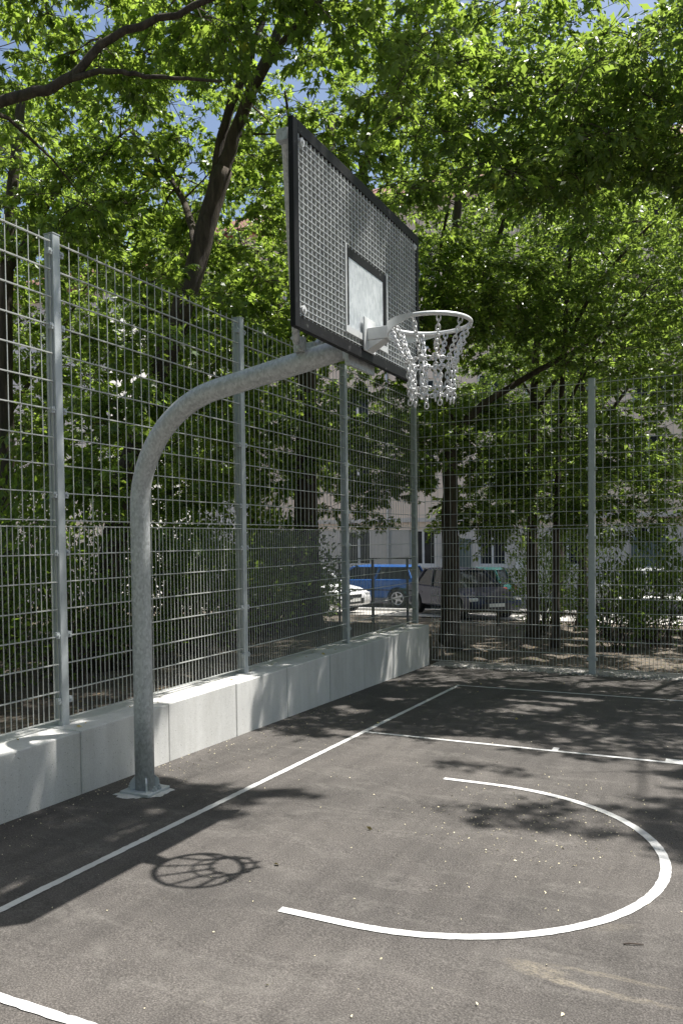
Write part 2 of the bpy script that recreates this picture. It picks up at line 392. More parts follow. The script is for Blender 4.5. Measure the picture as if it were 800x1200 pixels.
# ------------------------------------------------------------------ wire mesh fences
ZT, ZS = 4.012, 1.93
XF = -.232
PY = [.06, -2.55, -5.04, -7.55, -10.07, -12.59]
def wires(along, a0, a1, plane, z0, z1, pitch, zrows, sgn):
    """double horizontal bars either side of single uprights; along: 'y' or 'x'"""
    k = MB(); n = max(1, int(round((a1-a0)/pitch)))
    def bx(p0, p1, d0, d1, q0, q1):
        if along == 'y': k.box(d0, d1, p0, p1, q0, q1)
        else: k.box(p0, p1, d0, d1, q0, q1)
    for i in range(n+1):
        p = a0+(a1-a0)*i/n; jx = random.uniform(-.0015, .0015)
        bx(p-.0026+jx, p+.0026+jx, plane-.0025, plane+.0025, z0, z1)
    for z in zrows:
        dz = random.uniform(-.002, .002)
        bx(a0-.004, a1+.004, plane+.0025, plane+.009, z-.0035+dz, z+.0035+dz)
        bx(a0-.004, a1+.004, plane-.009, plane-.0025, z-.0035+dz, z+.0035+dz)
    return k
_cl = {}
def clamp(post_o, root, along, p, plane, z, s_):
    """one clamp object; alike clamps share mesh data"""
    key = (along, s_)
    if key not in _cl:
        k = MB()
        if along == 'y':
            k.box(-.018, .018, s_*.042, s_*.072, -.022, .022); k.cyl((.018, s_*.057, 0), (.03, s_*.057, 0), .010, 6)
        else:
            k.box(s_*.042, s_*.072, -.018, .018, -.022, .022); k.cyl((s_*.057, -.018, 0), (s_*.057, -.03, 0), .010, 6)
        _cl[key] = k.build('clamp', MAT['galvanised_post'], post_o)
        o = _cl[key]
    else:
        o = bpy.data.objects.new('clamp', _cl[key].data); COL.objects.link(o); o.parent = post_o
    o.location = Vector((plane, p, z) if along == 'y' else (p, plane, z))-Vector(root.location)
fl = empty('mesh_fence', 'tall galvanised wire mesh fence standing on the concrete wall behind the hoop', 'fence', (XF, PY[0], WT))
fb = empty('mesh_fence', 'tall galvanised wire mesh fence on the ground at the end of the court', 'fence', (XF, -.02, -.17))
def post(k, x0, x1, y0, y1, z0, z1): k.box(x0, x1, y0, y1, z0, z1)
for i, y in enumerate(PY):
    k = MB(); k.box(XF-.085, XF, y-.036, y+.036, WT-.004, ZT); po = shift(k.build('post', MAT['galvanised_post'], fl, bevel=.005), fl)
    k = MB(); k.box(XF-.075, XF-.055, y-.0415, y-.0365, WT+.002, ZT-.02); k.box(XF-.035, XF-.022, y-.0415, y-.0365, WT+.002, ZT-.02)
    cs = shift(k.build('clamp_rail', MAT['galvanised_post'], fl), fl)
    for z in (WT+.18, 1.12, 1.72, 2.14, 2.75, 3.35, 3.88):
        clamp(po, fl, 'y', y, XF-.022, z, -1)
        if i: clamp(po, fl, 'y', y, XF-.022, z, 1)
    k = MB(); k.box(XF-.088, XF+.003, y-.039, y+.039, ZT, ZT+.006); shift(k.build('post_cap', MAT['galvanised_post'], fl), fl)
pl = XF-.022
for a, c in zip(PY[:-1], PY[1:]):
    k = wires('y', c+.045, a-.045, pl, WT+.04, ZS-.012, .05, [ZS-.02-.2*i for i in range(8)], 1)
    tag(shift(k.build('lower_wire_panel', MAT['galvanised_wire'], fl), fl), kind='stuff')
    k = wires('y', c+.045, a-.045, pl, ZS+.012, ZT-.01, .10, [ZS+.026+.2*i for i in range(11)], 1)
    tag(shift(k.build('upper_wire_panel', MAT['galvanised_wire'], fl), fl), kind='stuff')
PX = [2.408, 4.93, 7.45, 9.97]; YF = -.06
for x in PX:
    k = MB(); k.box(x-.042, x+.042, YF, YF+.085, -.30, ZT); po = shift(k.build('post', MAT['galvanised_post'], fb, bevel=.005), fb)
    for z in (.05, .65, 1.25, 1.78, 2.14, 2.75, 3.35, 3.88):
        clamp(po, fb, 'x', x, YF+.022, z, -1); clamp(po, fb, 'x', x, YF+.022, z, 1)
    k = MB(); k.box(x-.045, x+.045, YF-.003, YF+.088, ZT, ZT+.006); shift(k.build('post_cap', MAT['galvanised_post'], fb), fb)
ED = [XF+.05]+PX
for i in range(len(ED)-1):
    a0, a1 = ED[i]+(.02 if i == 0 else .05), ED[i+1]-.05
    if i == 0:
        k = wires('x', .03, a1, YF+.022, -.10, ZS-.012, .05, [ZS-.02-.2*j for j in range(11)], 1)
    else: k = wires('x', a0, a1, YF+.022, -.10, ZS-.012, .05, [ZS-.02-.2*j for j in range(11)], 1)
    tag(shift(k.build('lower_wire_panel', MAT['galvanised_wire'], fb), fb), kind='stuff')
    k = wires('x', a0, a1, YF+.022, ZS+.012, ZT-.01, .10, [ZS+.026+.2*j for j in range(11)], 1)
    tag(shift(k.build('upper_wire_panel', MAT['galvanised_wire'], fb), fb), kind='stuff')

# ------------------------------------------------------------------ basketball hoop
PXC, PYC = .372, -7.42
pz = court_z(PYC)
hoop = empty('basketball_hoop', 'galvanised gooseneck basketball hoop with steel grating backboard and chain net', 'basketball hoop', (PXC, PYC, pz))
pts = [(PXC, PYC, pz+.012), (PXC, PYC, .6), (PXC, PYC, 1.3), (PXC, PYC, 1.9)]
# bend: circular arc from vertical to a shallow rise
Rb = .80; tilt = math.radians(10.0); c0 = (PXC+Rb, 2.02)
for a in np.linspace(0, math.pi/2-tilt, 22):
    pts.append((c0[0]-Rb*math.cos(a), PYC, c0[1]+Rb*math.sin(a)))
ex, ez = pts[-1][0], pts[-1][2]
for d in (.35, .7, 1.0):
    pts.append((min(ex+d*math.cos(tilt), 2.085), PYC, ez+(min(ex+d*math.cos(tilt), 2.085)-ex)*math.tan(tilt)))
k = MB(); k.tube(pts, .069, 28)
shift(k.build('pole', MAT['galvanised'], hoop, smooth=True), hoop)
POLE_END = pts[-1]
k = MB(); k.box(PXC-.125, PXC+.125, PYC-.125, PYC+.125, pz+.006, pz+.028)
bp = shift(k.build('base_plate', MAT['galvanised_post'], hoop, bevel=.004), hoop)
for q in range(4):
    a = math.pi/4+q*math.pi/2; d = np.array([math.cos(a), math.sin(a), 0]); e = np.array([-d[1], d[0], 0])*.006; o_ = np.array([PXC, PYC, pz])
    k = MB(); k.add([o_+d*.064-e+(0,0,.0285), o_+d*.064-e+(0,0,.125), o_+d*.105-e+(0,0,.0285), o_+d*.100-e+(0,0,.125)*np.array([1,1,.7]), o_+d*.064+e+(0,0,.0285), o_+d*.064+e+(0,0,.125), o_+d*.105+e+(0,0,.0285), o_+d*.100+e+(0,0,.125)*np.array([1,1,.7])],
        [(0,1,3,2), (4,6,7,5), (1,5,7,3), (3,7,6,2), (0,2,6,4), (0,4,5,1)])
    shift(k.build('gusset', MAT['galvanised_post'], hoop), hoop)
for sx_ in (-1,1):
    for sy_ in (-1,1):
        k = MB(); x, y = PXC+sx_*.105, PYC+sy_*.03
        k.cyl((x,y,pz+.028), (x,y,pz+.045), .017, 6); k.cyl((x,y,pz+.045), (x,y,pz+.062), .009, 8)
        shift(k.build('anchor_bolt', MAT['galvanised_post'], hoop), hoop)
# rough mortar patch poured round the plate
bmv = []; nseg = 40
for i in range(nseg):
    a = i*2*math.pi/nseg; q = max(abs(math.cos(a)), abs(math.sin(a)))
    r = .165/q**.6*(1+.13*math.sin(3*a+1)+random.uniform(-.11, .11)); bmv.append((r*math.cos(a), r*math.sin(a)))
k = MB(); V = [(PXC+.02, PYC, pz+.010)]
V += [(PXC+.72*a, PYC+.72*c, court_z(PYC+.72*c)+.009+random.uniform(0,.004)) for a, c in bmv]+[(PXC+a, PYC+c, court_z(PYC+c)+.003) for a, c in bmv]
k.add(V, [(0, 1+i, 1+(i+1) % nseg) for i in range(nseg)]+[(1+i, 1+nseg+i, 1+nseg+(i+1) % nseg, 1+(i+1) % nseg) for i in range(nseg)])
tag(k.build('mortar_patch', MAT['concrete']), 'rough pale mortar patch around the foot of the hoop pole', 'mortar patch')

# backboard
BX, BY0, BY1, BZ0, BZ1 = 2.150, -8.385, -6.525, 2.872, 3.918
BYC = (BY0+BY1)/2
k = MB(); fwid = .062
k.box(BX-.030, BX, BY0, BY0+.055, BZ0, BZ1); k.box(BX-.030, BX, BY1-.055, BY1, BZ0, BZ1)
k.box(BX-.030, BX, BY0+.055, BY1-.055, BZ0, BZ0+fwid); k.box(BX-.030, BX, BY0+.055, BY1-.055, BZ1-fwid, BZ1)
board = shift(k.build('backboard', MAT['black_paint'], hoop, bevel=.003), hoop)
board['label'] = 'black framed steel grating backboard'
def sub(k, name, mat, parent, **kw):
    o = k.build(name, mat, parent, **kw); return shift(o, hoop)
TY0, TY1, TZ0, TZ1 = BYC-.315, BYC+.315, 3.000, 3.470        # target rectangle
k = MB()
def bar_y(z, y0, y1, h, d0, d1): k.box(BX-d1, BX-d0, y0, y1, z-h/2, z+h/2)
zz = np.arange(BZ0+fwid+.012, BZ1-fwid, .0338); yy = np.arange(BY0+.055+.012, BY1-.055, .0465)
for z in zz:
    segs = [(BY0+.0555, TY0-.002), (TY1+.002, BY1-.0555)] if TZ0-.03 < z < TZ1+.002 else [(BY0+.0555, BY1-.0555)]
    for a, c in segs: bar_y(z, a, c, .0048, .002, .034)
for y in yy:
    if TY0-.002 < y < TY1+.002: zs = [(BZ0+fwid, TZ0-.002), (TZ1+.002, BZ1-fwid)]
    else: zs = [(BZ0+fwid, BZ1-fwid)]
    for a, c in zs: k.box(BX-.0335, BX-.0045, y-.0042, y+.0042, a, c)
tag(sub(k, 'grating', MAT['grating_steel'], board), kind='stuff')
# target: bright sheet, dark border, light outer edge bars
k = MB(); k.box(BX-.030, BX-.006, TY0+.05, TY1-.05, TZ0+.02, TZ1-.05); sub(k, 'target_plate', MAT['plate_steel'], board, bevel=.002)
k = MB(); k.box(BX-.028, BX-.0025, TY0+.010, TY0+.05, TZ0+.03, TZ1); k.box(BX-.028, BX-.0025, TY1-.05, TY1-.010, TZ0+.03, TZ1)
k.box(BX-.028, BX-.0025, TY0+.05, TY1-.05, TZ1-.05, TZ1); sub(k, 'target_border', MAT['black_paint'], board)
k = MB(); k.box(BX-.03, BX+.004, TY0-.004, TY0+.010, TZ0-.02, TZ1+.01); k.box(BX-.03, BX+.004, TY1-.010, TY1+.004, TZ0-.02, TZ1+.01)
k.box(BX-.03, BX+.004, TY0+.010, TY1-.010, TZ0-.02, TZ0+.018); sub(k, 'target_edge_bar', MAT['rim_steel'], board)
for y in (BY0+.09, BY1-.09):
    for z in (BZ0+.10, BZ1-.10):
        k = MB(); k.cyl((BX-.004, y, z), (BX+.006, y, z), .022, 14); k.cyl((BX+.006, y, z), (BX+.014, y, z), .012, 6); sub(k, 'corner_bolt', MAT['rim_steel'], board)
# struts and clamps behind the board
for s in (-1, 1):
    k = MB(); k.tube([(1.70, PYC+s*.11, 3.02), (2.06, BYC+s*.84, 3.86)], .024, 12); k.box(2.03, 2.095, BYC+s*.84-.05, BYC+s*.84+.05, 3.83, 3.89)
    sub(k, 'strut', MAT['galvanised'], hoop, smooth=False)
    k = MB(); k.box(1.665, 1.735, PYC+s*.075-.01, PYC+s*.075+.03, 2.97, 3.06); k.cyl((1.68, PYC+s*.06, 3.045), (1.68, PYC+s*.13, 3.045), .011, 8); k.cyl((1.72, PYC+s*.06, 2.985), (1.72, PYC+s*.13, 2.985), .011, 8)
    sub(k, 'strut_clamp', MAT['galvanised'], hoop)
k = MB(); k.box(2.07, 2.094, PYC-.20, PYC+.20, 2.83, 3.22); k.box(2.03, 2.07, PYC-.14, PYC+.14, 2.88, 3.16); sub(k, 'mounting_plate', MAT['galvanised'], hoop)
# rim
RX, RY, RZ, RR = 2.545, -7.455, 3.045, .2335
k = MB(); th = np.linspace(0, 2*math.pi, 49)
V = []; Fq = []; ns = 10
for i in range(48):
    a = th[i]
    for j in range(ns):
        bb = j*2*math.pi/ns; rr = RR+.0125*math.cos(bb)
        V.append((RX+rr*math.cos(a), RY+rr*math.sin(a), RZ+.0125*math.sin(bb)))
for i in range(48):
    for j in range(ns):
        Fq.append((i*ns+j, ((i+1) % 48)*ns+j, ((i+1) % 48)*ns+(j+1) % ns, i*ns+(j+1) % ns))
k.add(V, Fq); rim = sub(k, 'rim', MAT['rim_steel'], hoop, smooth=True)
k = MB(); V = []; Fq = []; nb = 41                                   # tapering guard band round the board side
for i in range(nb):
    a = math.pi-1.50+3.0*i/(nb-1); q = abs(i/(nb-1)*2-1); h = .062*(1-q**1.6)+.010
    for r_, z_ in ((RR+.012, RZ+.010), (RR+.018, RZ+.010), (RR+.018, RZ-h), (RR+.012, RZ-h)): V.append((RX+r_*math.cos(a), RY+r_*math.sin(a), z_))
for i in range(nb-1):
    for j in range(4): Fq.append((i*4+j, (i+1)*4+j, (i+1)*4+(j+1) % 4, i*4+(j+1) % 4))
k.add(V, Fq); sub(k, 'guard_band', MAT['rim_steel'], rim)
k = MB(); k.box(BX+.016, RX-RR-.006, RY-.048, RY+.048, RZ-.060, RZ+.013); sub(k, 'bracket_arm', MAT['rim_steel'], rim, bevel=.004)
k = MB(); k.box(BX+.0045, BX+.0158, RY-.085, RY+.085, RZ-.125, RZ+.075); sub(k, 'rim_plate', MAT['rim_steel'], rim, bevel=.003)
k = MB(); v = [(BX+.016, RY+s*.045, RZ-.062) for s in (-1,1)]+[(BX+.12, RY+s*.045, RZ-.062) for s in (-1,1)]+[(BX+.016, RY+s*.045, RZ-.12) for s in (-1,1)]
k.add(v, [(0,2,4),(1,5,3),(2,3,5,4),(0,1,3,2),(0,4,5,1)]); sub(k, 'bracket_gusset', MAT['rim_steel'], rim)
# chains: interlocked oval links
def link_mesh():
    k = MB(); p = []
    for i in range(12):
        a = i*2*math.pi/12; p.append((.0085*math.cos(a), 0, .0105*math.sin(a)+math.copysign(.0035, math.sin(a)+1e-9)))
    p = np.array(p); V = []; Fq = []
    for i in range(12):
        tn = p[(i+1) % 12]-p[i-1]; tn /= np.linalg.norm(tn); nrm = np.cross(tn, (0,1,0))
        for j in range(5):
            bb = j*2*math.pi/5; V.append(p[i]+.0031*(math.cos(bb)*nrm+math.sin(bb)*np.array((0,1,0))))
    for i in range(12):
        for j in range(5): Fq.append((i*5+j, ((i+1) % 12)*5+j, ((i+1) % 12)*5+(j+1) % 5, i*5+(j+1) % 5))
    return np.array(V), Fq
LV, LF = link_mesh(); LV = LV*np.array([1.4, 1.45, 1.32])
def chain(path, name='chain'):
    path = np.array(path); seg = np.linalg.norm(np.diff(path, axis=0), axis=1); L = seg.sum(); n = max(2, int(round(L/.0265)))
    cum = np.r_[0, np.cumsum(seg)]; k = MB(); tw = random.uniform(0, 3)
    for i in range(n):
        s = (i+.5)*L/n; q = min(np.searchsorted(cum, s)-1, len(seg)-1); q = max(q, 0)
        c = path[q]+(path[q+1]-path[q])*(s-cum[q])/seg[q]; d = (path[q+1]-path[q])/seg[q]
        ref = np.array([0,0,1.0]) if abs(d[2]) < .8 else np.array([math.cos(tw), math.sin(tw), 0])
        a = np.cross(ref, d); a /= np.linalg.norm(a); b2 = np.cross(d, a)
        if i % 2: a, b2 = b2, -a
        k.add(c+LV[:,0:1]*a+LV[:,1:2]*b2+LV[:,2:3]*d, LF)
    return sub(k, name, MAT['chain_steel'], hoop, smooth=True)
NC = 10; cols = []
for i in range(NC):
    a = 2*math.pi*(i+.35)/NC; ca, sa = math.cos(a), math.sin(a); j = random.uniform(-.006, .006)
    def rp(r, z, da=0): return (RX+r*math.cos(a+da), RY+r*math.sin(a+da), z)
    r1, r2_ = .145+j, .128+j
    cols.append((rp(r1, RZ-.215), rp(r2_, RZ-.385)))
    chain([rp(RR-.004, RZ-.012), rp(.192, RZ-.11), rp(r1, RZ-.215), rp(r2_+.004, RZ-.30), rp(r2_, RZ-.385), rp(r2_-.002, RZ-.455+random.uniform(-.015, .01))])
for i in range(NC):
    for lv in (0, 1):
        A, B = np.array(cols[i][lv]), np.array(cols[(i+1) % NC][lv])
        chain([A, (A+B)/2+np.array([0, 0, -.010]), B], 'cross_chain')

# ------------------------------------------------------------------ where the canopy lets the sun through
_ph = rng.uniform(0, 6.28, (2, 24)); _dir = rng.uniform(0, 6.28, 24)
_fr = np.r_[rng.uniform(2.2, 4.5, 8), rng.uniform(5, 9, 8), rng.uniform(10, 18, 8)]; _am = np.r_[np.full(8, .9), np.full(8, .75), np.full(8, .6)]
def gap_noise(x, y):
    s = 0
    for i in range(24): s = s+_am[i]*np.sin(_fr[i]*(x*math.cos(_dir[i])+y*math.sin(_dir[i]))+_ph[0, i])
    s = s/math.sqrt((_am**2).sum()/2)
    return 1/(1+np.exp(-1.7*s))
KX, KY = SUN.x/SUN.z, SUN.y/SUN.z
def ell(x, y, cx, cy, rx, ry, rot=0):
    c, s = math.cos(rot), math.sin(rot); u = (x-cx)*c+(y-cy)*s; v = -(x-cx)*s+(y-cy)*c
    return 1-sstep(.7, 1.15, np.sqrt((u/rx)**2+(v/ry)**2))
def canopy_cover(x, y):
    """how closed the canopy is along the sun's path to the court point (x, y)"""
    p = np.full(x.shape, .0)
    p = np.maximum(p, .92*sstep(-5.45, -4.5, y+.10*(x-2)))                       # far end of the court lies in shade
    p = np.maximum(p, .84*(1-sstep(.85, 1.2, x))*(1-sstep(-7.25, -6.95, y)))     # along the wall
    p = np.maximum(p, .12*(1-sstep(.6, 1.0, x)))
    p = np.maximum(p, .84*(1-sstep(1.0, 1.4, x))*sstep(-5.7, -5.0, y))
    p = np.maximum(p, .90*ell(x, y, 1.25, -7.30, .62, .36, .5))
    p = np.maximum(p, .70*ell(x, y, 3.65, -6.30, 1.25, .6, .35)); p = np.maximum(p, .64*ell(x, y, 3.0, -6.75, .75, .32, .15)); p = np.maximum(p, .70*ell(x, y, 3.9, -6.9, .6, .38))
    p = np.maximum(p, .75*ell(x, y, 2.55, -5.72, .5, .16, .1)); p = np.maximum(p, .85*ell(x, y, 4.2, -6.5, .7, .5))
    p = np.where(x > 4.6, np.maximum(p, .6), p)
    p = np.where(y < -9.6, np.where(x < .9, p, .03), p)
    p = np.where(x < -.45, 1.0, p)
    p = np.where((y > 10.8) & (y < 14), np.where((x > -5.6) & (x < -1.2), .9, .22), p)
    p = np.where((y > .5) & (y <= 10.8) & (x > -.45), .80, p)
    return p
def sun_keep(P):
    zg = np.where(P[:,1]-P[:,2]*KY < -.1, 0.0, -.35)
    gx = P[:,0]-KX*(P[:,2]-zg); gy = P[:,1]-KY*(P[:,2]-zg)
    return gap_noise(gx, gy) < canopy_cover(gx, gy)

# ------------------------------------------------------------------ trees
MAPLE_V = np.array([(0,0,0),(1,0,-.16),(-.02,.36,-.07),(.20,.20,.02),(.52,.56,-.12),(.50,.19,.03),(-.02,-.36,-.07),(.20,-.20,.02),(.52,-.56,-.12),(.50,-.19,.03)])
MAPLE_F = np.array([(0,3,2),(0,5,3),(3,5,4),(0,1,5),(0,6,7),(0,7,9),(7,8,9),(0,9,1)])
OVAL_V = np.array([(0,0,0),(.42,.30,.06),(1,0,-.10),(.42,-.30,.06)])
OVAL_F = np.array([(0,2,1),(0,3,2)])
def leaf_mesh(name, P, D, S, kind, mat, parent, tone=None):
    n = len(P)
    V0, F0 = (MAPLE_V, MAPLE_F) if kind == 'maple' else (OVAL_V, OVAL_F)
    D = D/np.linalg.norm(D, axis=1)[:, None]
    nr = np.array([0,0,1.0])+rng.normal(0, .75, (n, 3)); nr -= D*(nr*D).sum(1)[:, None]; nr /= np.linalg.norm(nr, axis=1)[:, None]
    sd_ = np.cross(nr, D); S = S[:, None, None]
    fold = rng.uniform(-.3, 2.8, n)[:, None, None]; wid = rng.uniform(.65, 1.1, n)[:, None, None]
    V = P[:, None, :]+S*(V0[None,:,0:1]*D[:,None,:]+wid*V0[None,:,1:2]*sd_[:,None,:]+fold*V0[None,:,2:3]*nr[:,None,:])
    F = (F0[None]+(np.arange(n)*len(V0))[:, None, None]).reshape(-1, 3)
    tn = np.clip(rng.normal(.5, .22, n) if tone is None else tone, 0, .96); tn[rng.random(n) < .004] = 1.0
    return fast_mesh(name, V.reshape(-1, 3), F, mat, parent, np.repeat(tn, len(F0)))

def smooth_path(pts, n=6):
    pts = np.array(pts, float); out = []
    q = np.vstack([2*pts[0]-pts[1], pts, 2*pts[-1]-pts[-2]])
    for i in range(1, len(q)-2):
        for s in np.linspace(0, 1, n, endpoint=False):
            a, b_, c, d = q[i-1], q[i], q[i+1], q[i+2]
            out.append(.5*((2*b_)+(-a+c)*s+(2*a-5*b_+4*c-d)*s*s+(-a+3*b_-3*c+d)*s**3))
    out.append(pts[-1]); return np.array(out)

def in_ell(n, c, r):
    out = []
    while len(out) < n:
        q = rng.uniform(-1, 1, 3); d = np.linalg.norm(q)
        if d < 1 and rng.random() < .25+.75*d: out.append(np.array(c)+q*np.array(r))
    return np.array(out)

def tree(name, label, trunk, r0, r1, limbs, blobs, leaf='maple', size=.105, per=60, spread=.42, group=None, mat=None, cull=True, flare=.35, droop=.35, minz=None, dens=.45):
    base = np.array(trunk[0]); root = empty(name, label, 'tree', tuple(base), group)
    tp = smooth_path(trunk); n = len(tp); s = np.linspace(0, 1, n)
    tp[1:-1] += rng.normal(0, r0*.05, (n-2, 3))
    rad = r0+(r1-r0)*s**.9; hh = tp[:,2]-tp[0,2]; rad = rad*(1+flare*np.exp(-np.maximum(hh, 0)/.22))
    k = MB(); k.tube(tp, rad, 14); shift(k.build('trunk', MAT['bark'], root, smooth=True), root)
    nodes = [tp[i] for i in range(n) if hh[i] > .35*hh[-1]]; nrad = [rad[i] for i in range(n) if hh[i] > .35*hh[-1]]
    for lp, a, c in limbs:
        q = smooth_path(lp); q[1:-1] += rng.normal(0, .006, (len(q)-2, 3))
        k = MB(); rr = np.linspace(a, c, len(q)); k.tube(q, rr, 9); shift(k.build('limb', MAT['bark'], root, smooth=True), root)
        nodes += list(q[2:]); nrad += list(rr[2:])
    C = np.concatenate([in_ell(max(6, int(nn*dens)), c, r) for c, r, nn in blobs])
    if minz is not None: C = C[C[:,2] > minz]
    if cull:
        C = C[sun_keep(C) | (rng.random(len(C)) < .0)]
    N0 = np.array(nodes); d0 = np.linalg.norm(C[:,None]-N0[None], axis=2).min(1); C = C[np.argsort(d0)]
    nodes = list(nodes); br = MB(); LP, LD = [], []
    NA = np.zeros((len(nodes)+3*len(C)+5, 3)); NA[:len(nodes)] = nodes; cnt = len(nodes); NR = np.zeros(len(NA)); NR[:cnt] = nrad
    for c in C:
        dv = c-NA[:cnt]; d = np.linalg.norm(dv, axis=1)
        cost = d+.8*np.maximum(0, -dv[:,2])
        j = int(np.argmin(cost)); p0 = NA[j]; ln = d[j]
        mid = (p0+c)/2+np.array([0,0,.10*ln])+rng.normal(0, .06*ln, 3)
        ra = min(NR[j]*.75, .007+.013*ln); q = np.array([p0, .45*p0+.55*mid+.0*c, mid*.6+c*.4, c])
        br.tube(q, np.linspace(max(ra, .006), .0045, 4), 5 if ra > .012 else 3, cap=False)
        for u, w in ((mid, .5), (c, .3)): NA[cnt] = u; NR[cnt] = max(ra*w, .006); cnt += 1
        out = c-p0; out[2] *= .3; az0 = math.atan2(out[1], out[0])
        nt_ = 5
        for ti in range(nt_):
            az = az0+rng.normal(0, 1.0)+(ti-2)*.5; L = spread*rng.uniform(.6, 1.25); el = rng.normal(-.05, .3)
            dr = np.array([math.cos(az)*math.cos(el), math.sin(az)*math.cos(el), math.sin(el)])
            e = c+dr*L+np.array([0,0,-.10*L]); br.tube([c, (c+e)/2+np.array([0,0,.04*L]), e], [.0045, .0035, .002], 3, cap=False)
            m_ = per//nt_; u = np.sqrt(rng.uniform(.02, 1, m_))
            pos = c+(e-c)*u[:,None]+np.array([0,0,.04*L])*(4*u*(1-u))[:,None]
            side = np.where(rng.random(m_) < .5, 1, -1)[:,None]*np.array([-dr[1], dr[0], 0])
            dd = dr*.7+side*rng.uniform(.3, 1.1, (m_, 1))+rng.normal(0, .3, (m_, 3)); dd[:,2] -= droop*rng.uniform(.3, 1.6, m_)
            pos = pos+dd/np.linalg.norm(dd, axis=1)[:,None]*rng.uniform(.015, .07, m_)[:,None]
            LP.append(pos); LD.append(dd)
    LP = np.concatenate(LP); LD = np.concatenate(LD)
    if cull:
        kp = sun_keep(LP); LP, LD = LP[kp], LD[kp]
    tag(shift(br.build('branches', MAT['bark'], root), root), kind='stuff')
    S = size*np.clip(rng.normal(1, .30, len(LP)), .35, 1.8)
    o = leaf_mesh('crown', LP, LD, S, leaf, mat or MAT['leaf_maple'], root)
    shift(o, root); o['kind'] = 'stuff'
    return root, len(LP)

def zg(x, y): return float(ground_z(x, y))-.03
tot = {}
# leaning maple behind the left fence
r, tot['lean'] = tree('maple_tree', 'leaning maple with forked dark trunk rising behind the fence on the wall',
    [(-2.16,-5.10,.37), (-1.92,-4.93,2.12), (-1.65,-4.77,3.16), (-1.31,-4.57,4.29), (-1.08,-4.42,5.23), (-.90,-4.30,5.9)], .145, .105,
    [([(-.95,-4.32,5.75), (-.72,-4.20,6.5), (-.36,-4.00,7.39), (.05,-3.7,8.6), (.3,-3.4,10.2)], .085, .03),
     ([(-1.02,-4.34,5.6), (-.95,-4.25,6.3), (-.70,-4.15,7.0), (-.50,-4.0,7.7), (-.3,-3.6,9.2)], .065, .025),
     ([(.05,-3.7,8.6), (1.0,-4.2,9.0), (2.2,-4.8,9.1), (3.6,-5.4,9.2)], .045, .015),
     ([(-.72,-4.2,6.5), (-.1,-4.4,7.0), (.7,-4.7,7.2), (1.6,-5.0,7.3)], .045, .015),
     ([(-1.15,-4.45,5.0), (-1.7,-3.9,5.8), (-2.4,-3.4,6.6), (-3.2,-3.0,7.4)], .055, .015)],
    [((-.6,-2.6,7.8), (3.0,2.2,1.3), 170), ((1.5,-4.7,7.3), (1.5,1.6,.7), 100), ((-2.8,-2.9,6.2), (2.0,1.6,.9), 160), ((-1.8,-2.6,4.6), (1.8,1.2,.8), 110), ((3.8,-5.1,9.1), (1.6,2.2,.6), 600), ((2.0,-4.4,5.8), (1.0,1.2,.5), 60), ((-1.15,-4.6,3.9), (.4,1.2,.8), 70), ((-1.25,-5.2,2.6), (.35,.9,.9), 70), ((.5,-3.3,6.2), (1.0,1.0,.6), 50)], 'maple', .088, 92)
# tree off to the left whose limb reaches over
r, tot['left'] = tree('maple_tree', 'maple whose long dark limb reaches out over the fence above the leaning trunk',
    [(-3.3,-8.0,.37), (-3.2,-7.9,2.5), (-3.0,-7.7,4.2), (-2.9,-7.6,7.0)], .19, .09,
    [([(-3.0,-7.7,4.3), (-2.3,-7.25,5.2), (-1.52,-6.85,5.59), (-1.02,-6.6,5.76), (-.66,-6.41,6.13), (.13,-6.02,6.45), (1.0,-5.7,6.9)], .062, .02),
     ([(-1.02,-6.6,5.76), (-.7,-6.43,5.85), (-.33,-6.26,5.80), (.2,-6.0,5.75)], .030, .012),
     ([(-2.9,-7.6,6.5), (-2.2,-6.6,7.6), (-1.6,-5.8,8.4)], .05, .015)],
    [((-1.5,-5.7,7.2), (2.2,1.4,.8), 150), ((-3.0,-4.2,8.2), (2.2,1.6,.8), 90), ((-.2,-5.4,6.9), (1.3,.9,.6), 50), ((-2.8,-5.3,5.7), (1.4,1.0,.8), 45), ((-3.4,-7,8), (2,2,1), 40)], 'maple', .088, 92)
# stout trunk behind the middle of the left fence
r, tot['stout'] = tree('maple_tree', 'stout straight maple trunk standing behind the fence post beside the corner',
    [(-2.0,-.35,.36), (-1.98,-.33,2.2), (-1.95,-.3,4.2), (-1.7,-.3,6.2), (-1.5,-.2,8.5)], .24, .08,
    [([(-1.9,-.3,4.8), (-1.2,-.55,6.4), (-.55,-.74,7.73), (-.2,-.53,8.98), (.1,-.4,10)], .085, .03), ([(-1.1,-.58,6.6), (-.75,-.5,7.7), (-.3,-.1,8.8)], .055, .02),
     ([(-1.9,-.3,4.5), (-2.6,.2,5.6), (-3.6,.6,6.6)], .07, .02), ([(-1.7,-.3,6), (-1.5,-1.3,7), (-1.2,-2.3,7.8)], .06, .015)],
    [((-1.4,.4,8.6), (2.8,2.0,1.7), 200), ((-2.6,.0,5.6), (2.2,1.4,1.0), 190), ((-.4,.6,5.6), (1.3,.9,1.2), 170), ((-1.2,1.2,3.6), (1.2,.7,1.2), 190), ((-2.2,-1.1,3.5), (1.4,.5,1.0), 130), ((-2.2,2.2,3.0), (1.2,.7,1.0), 130), ((-1.2,3.4,3.8), (1.4,.8,.9), 110)], 'maple', .085, 84)
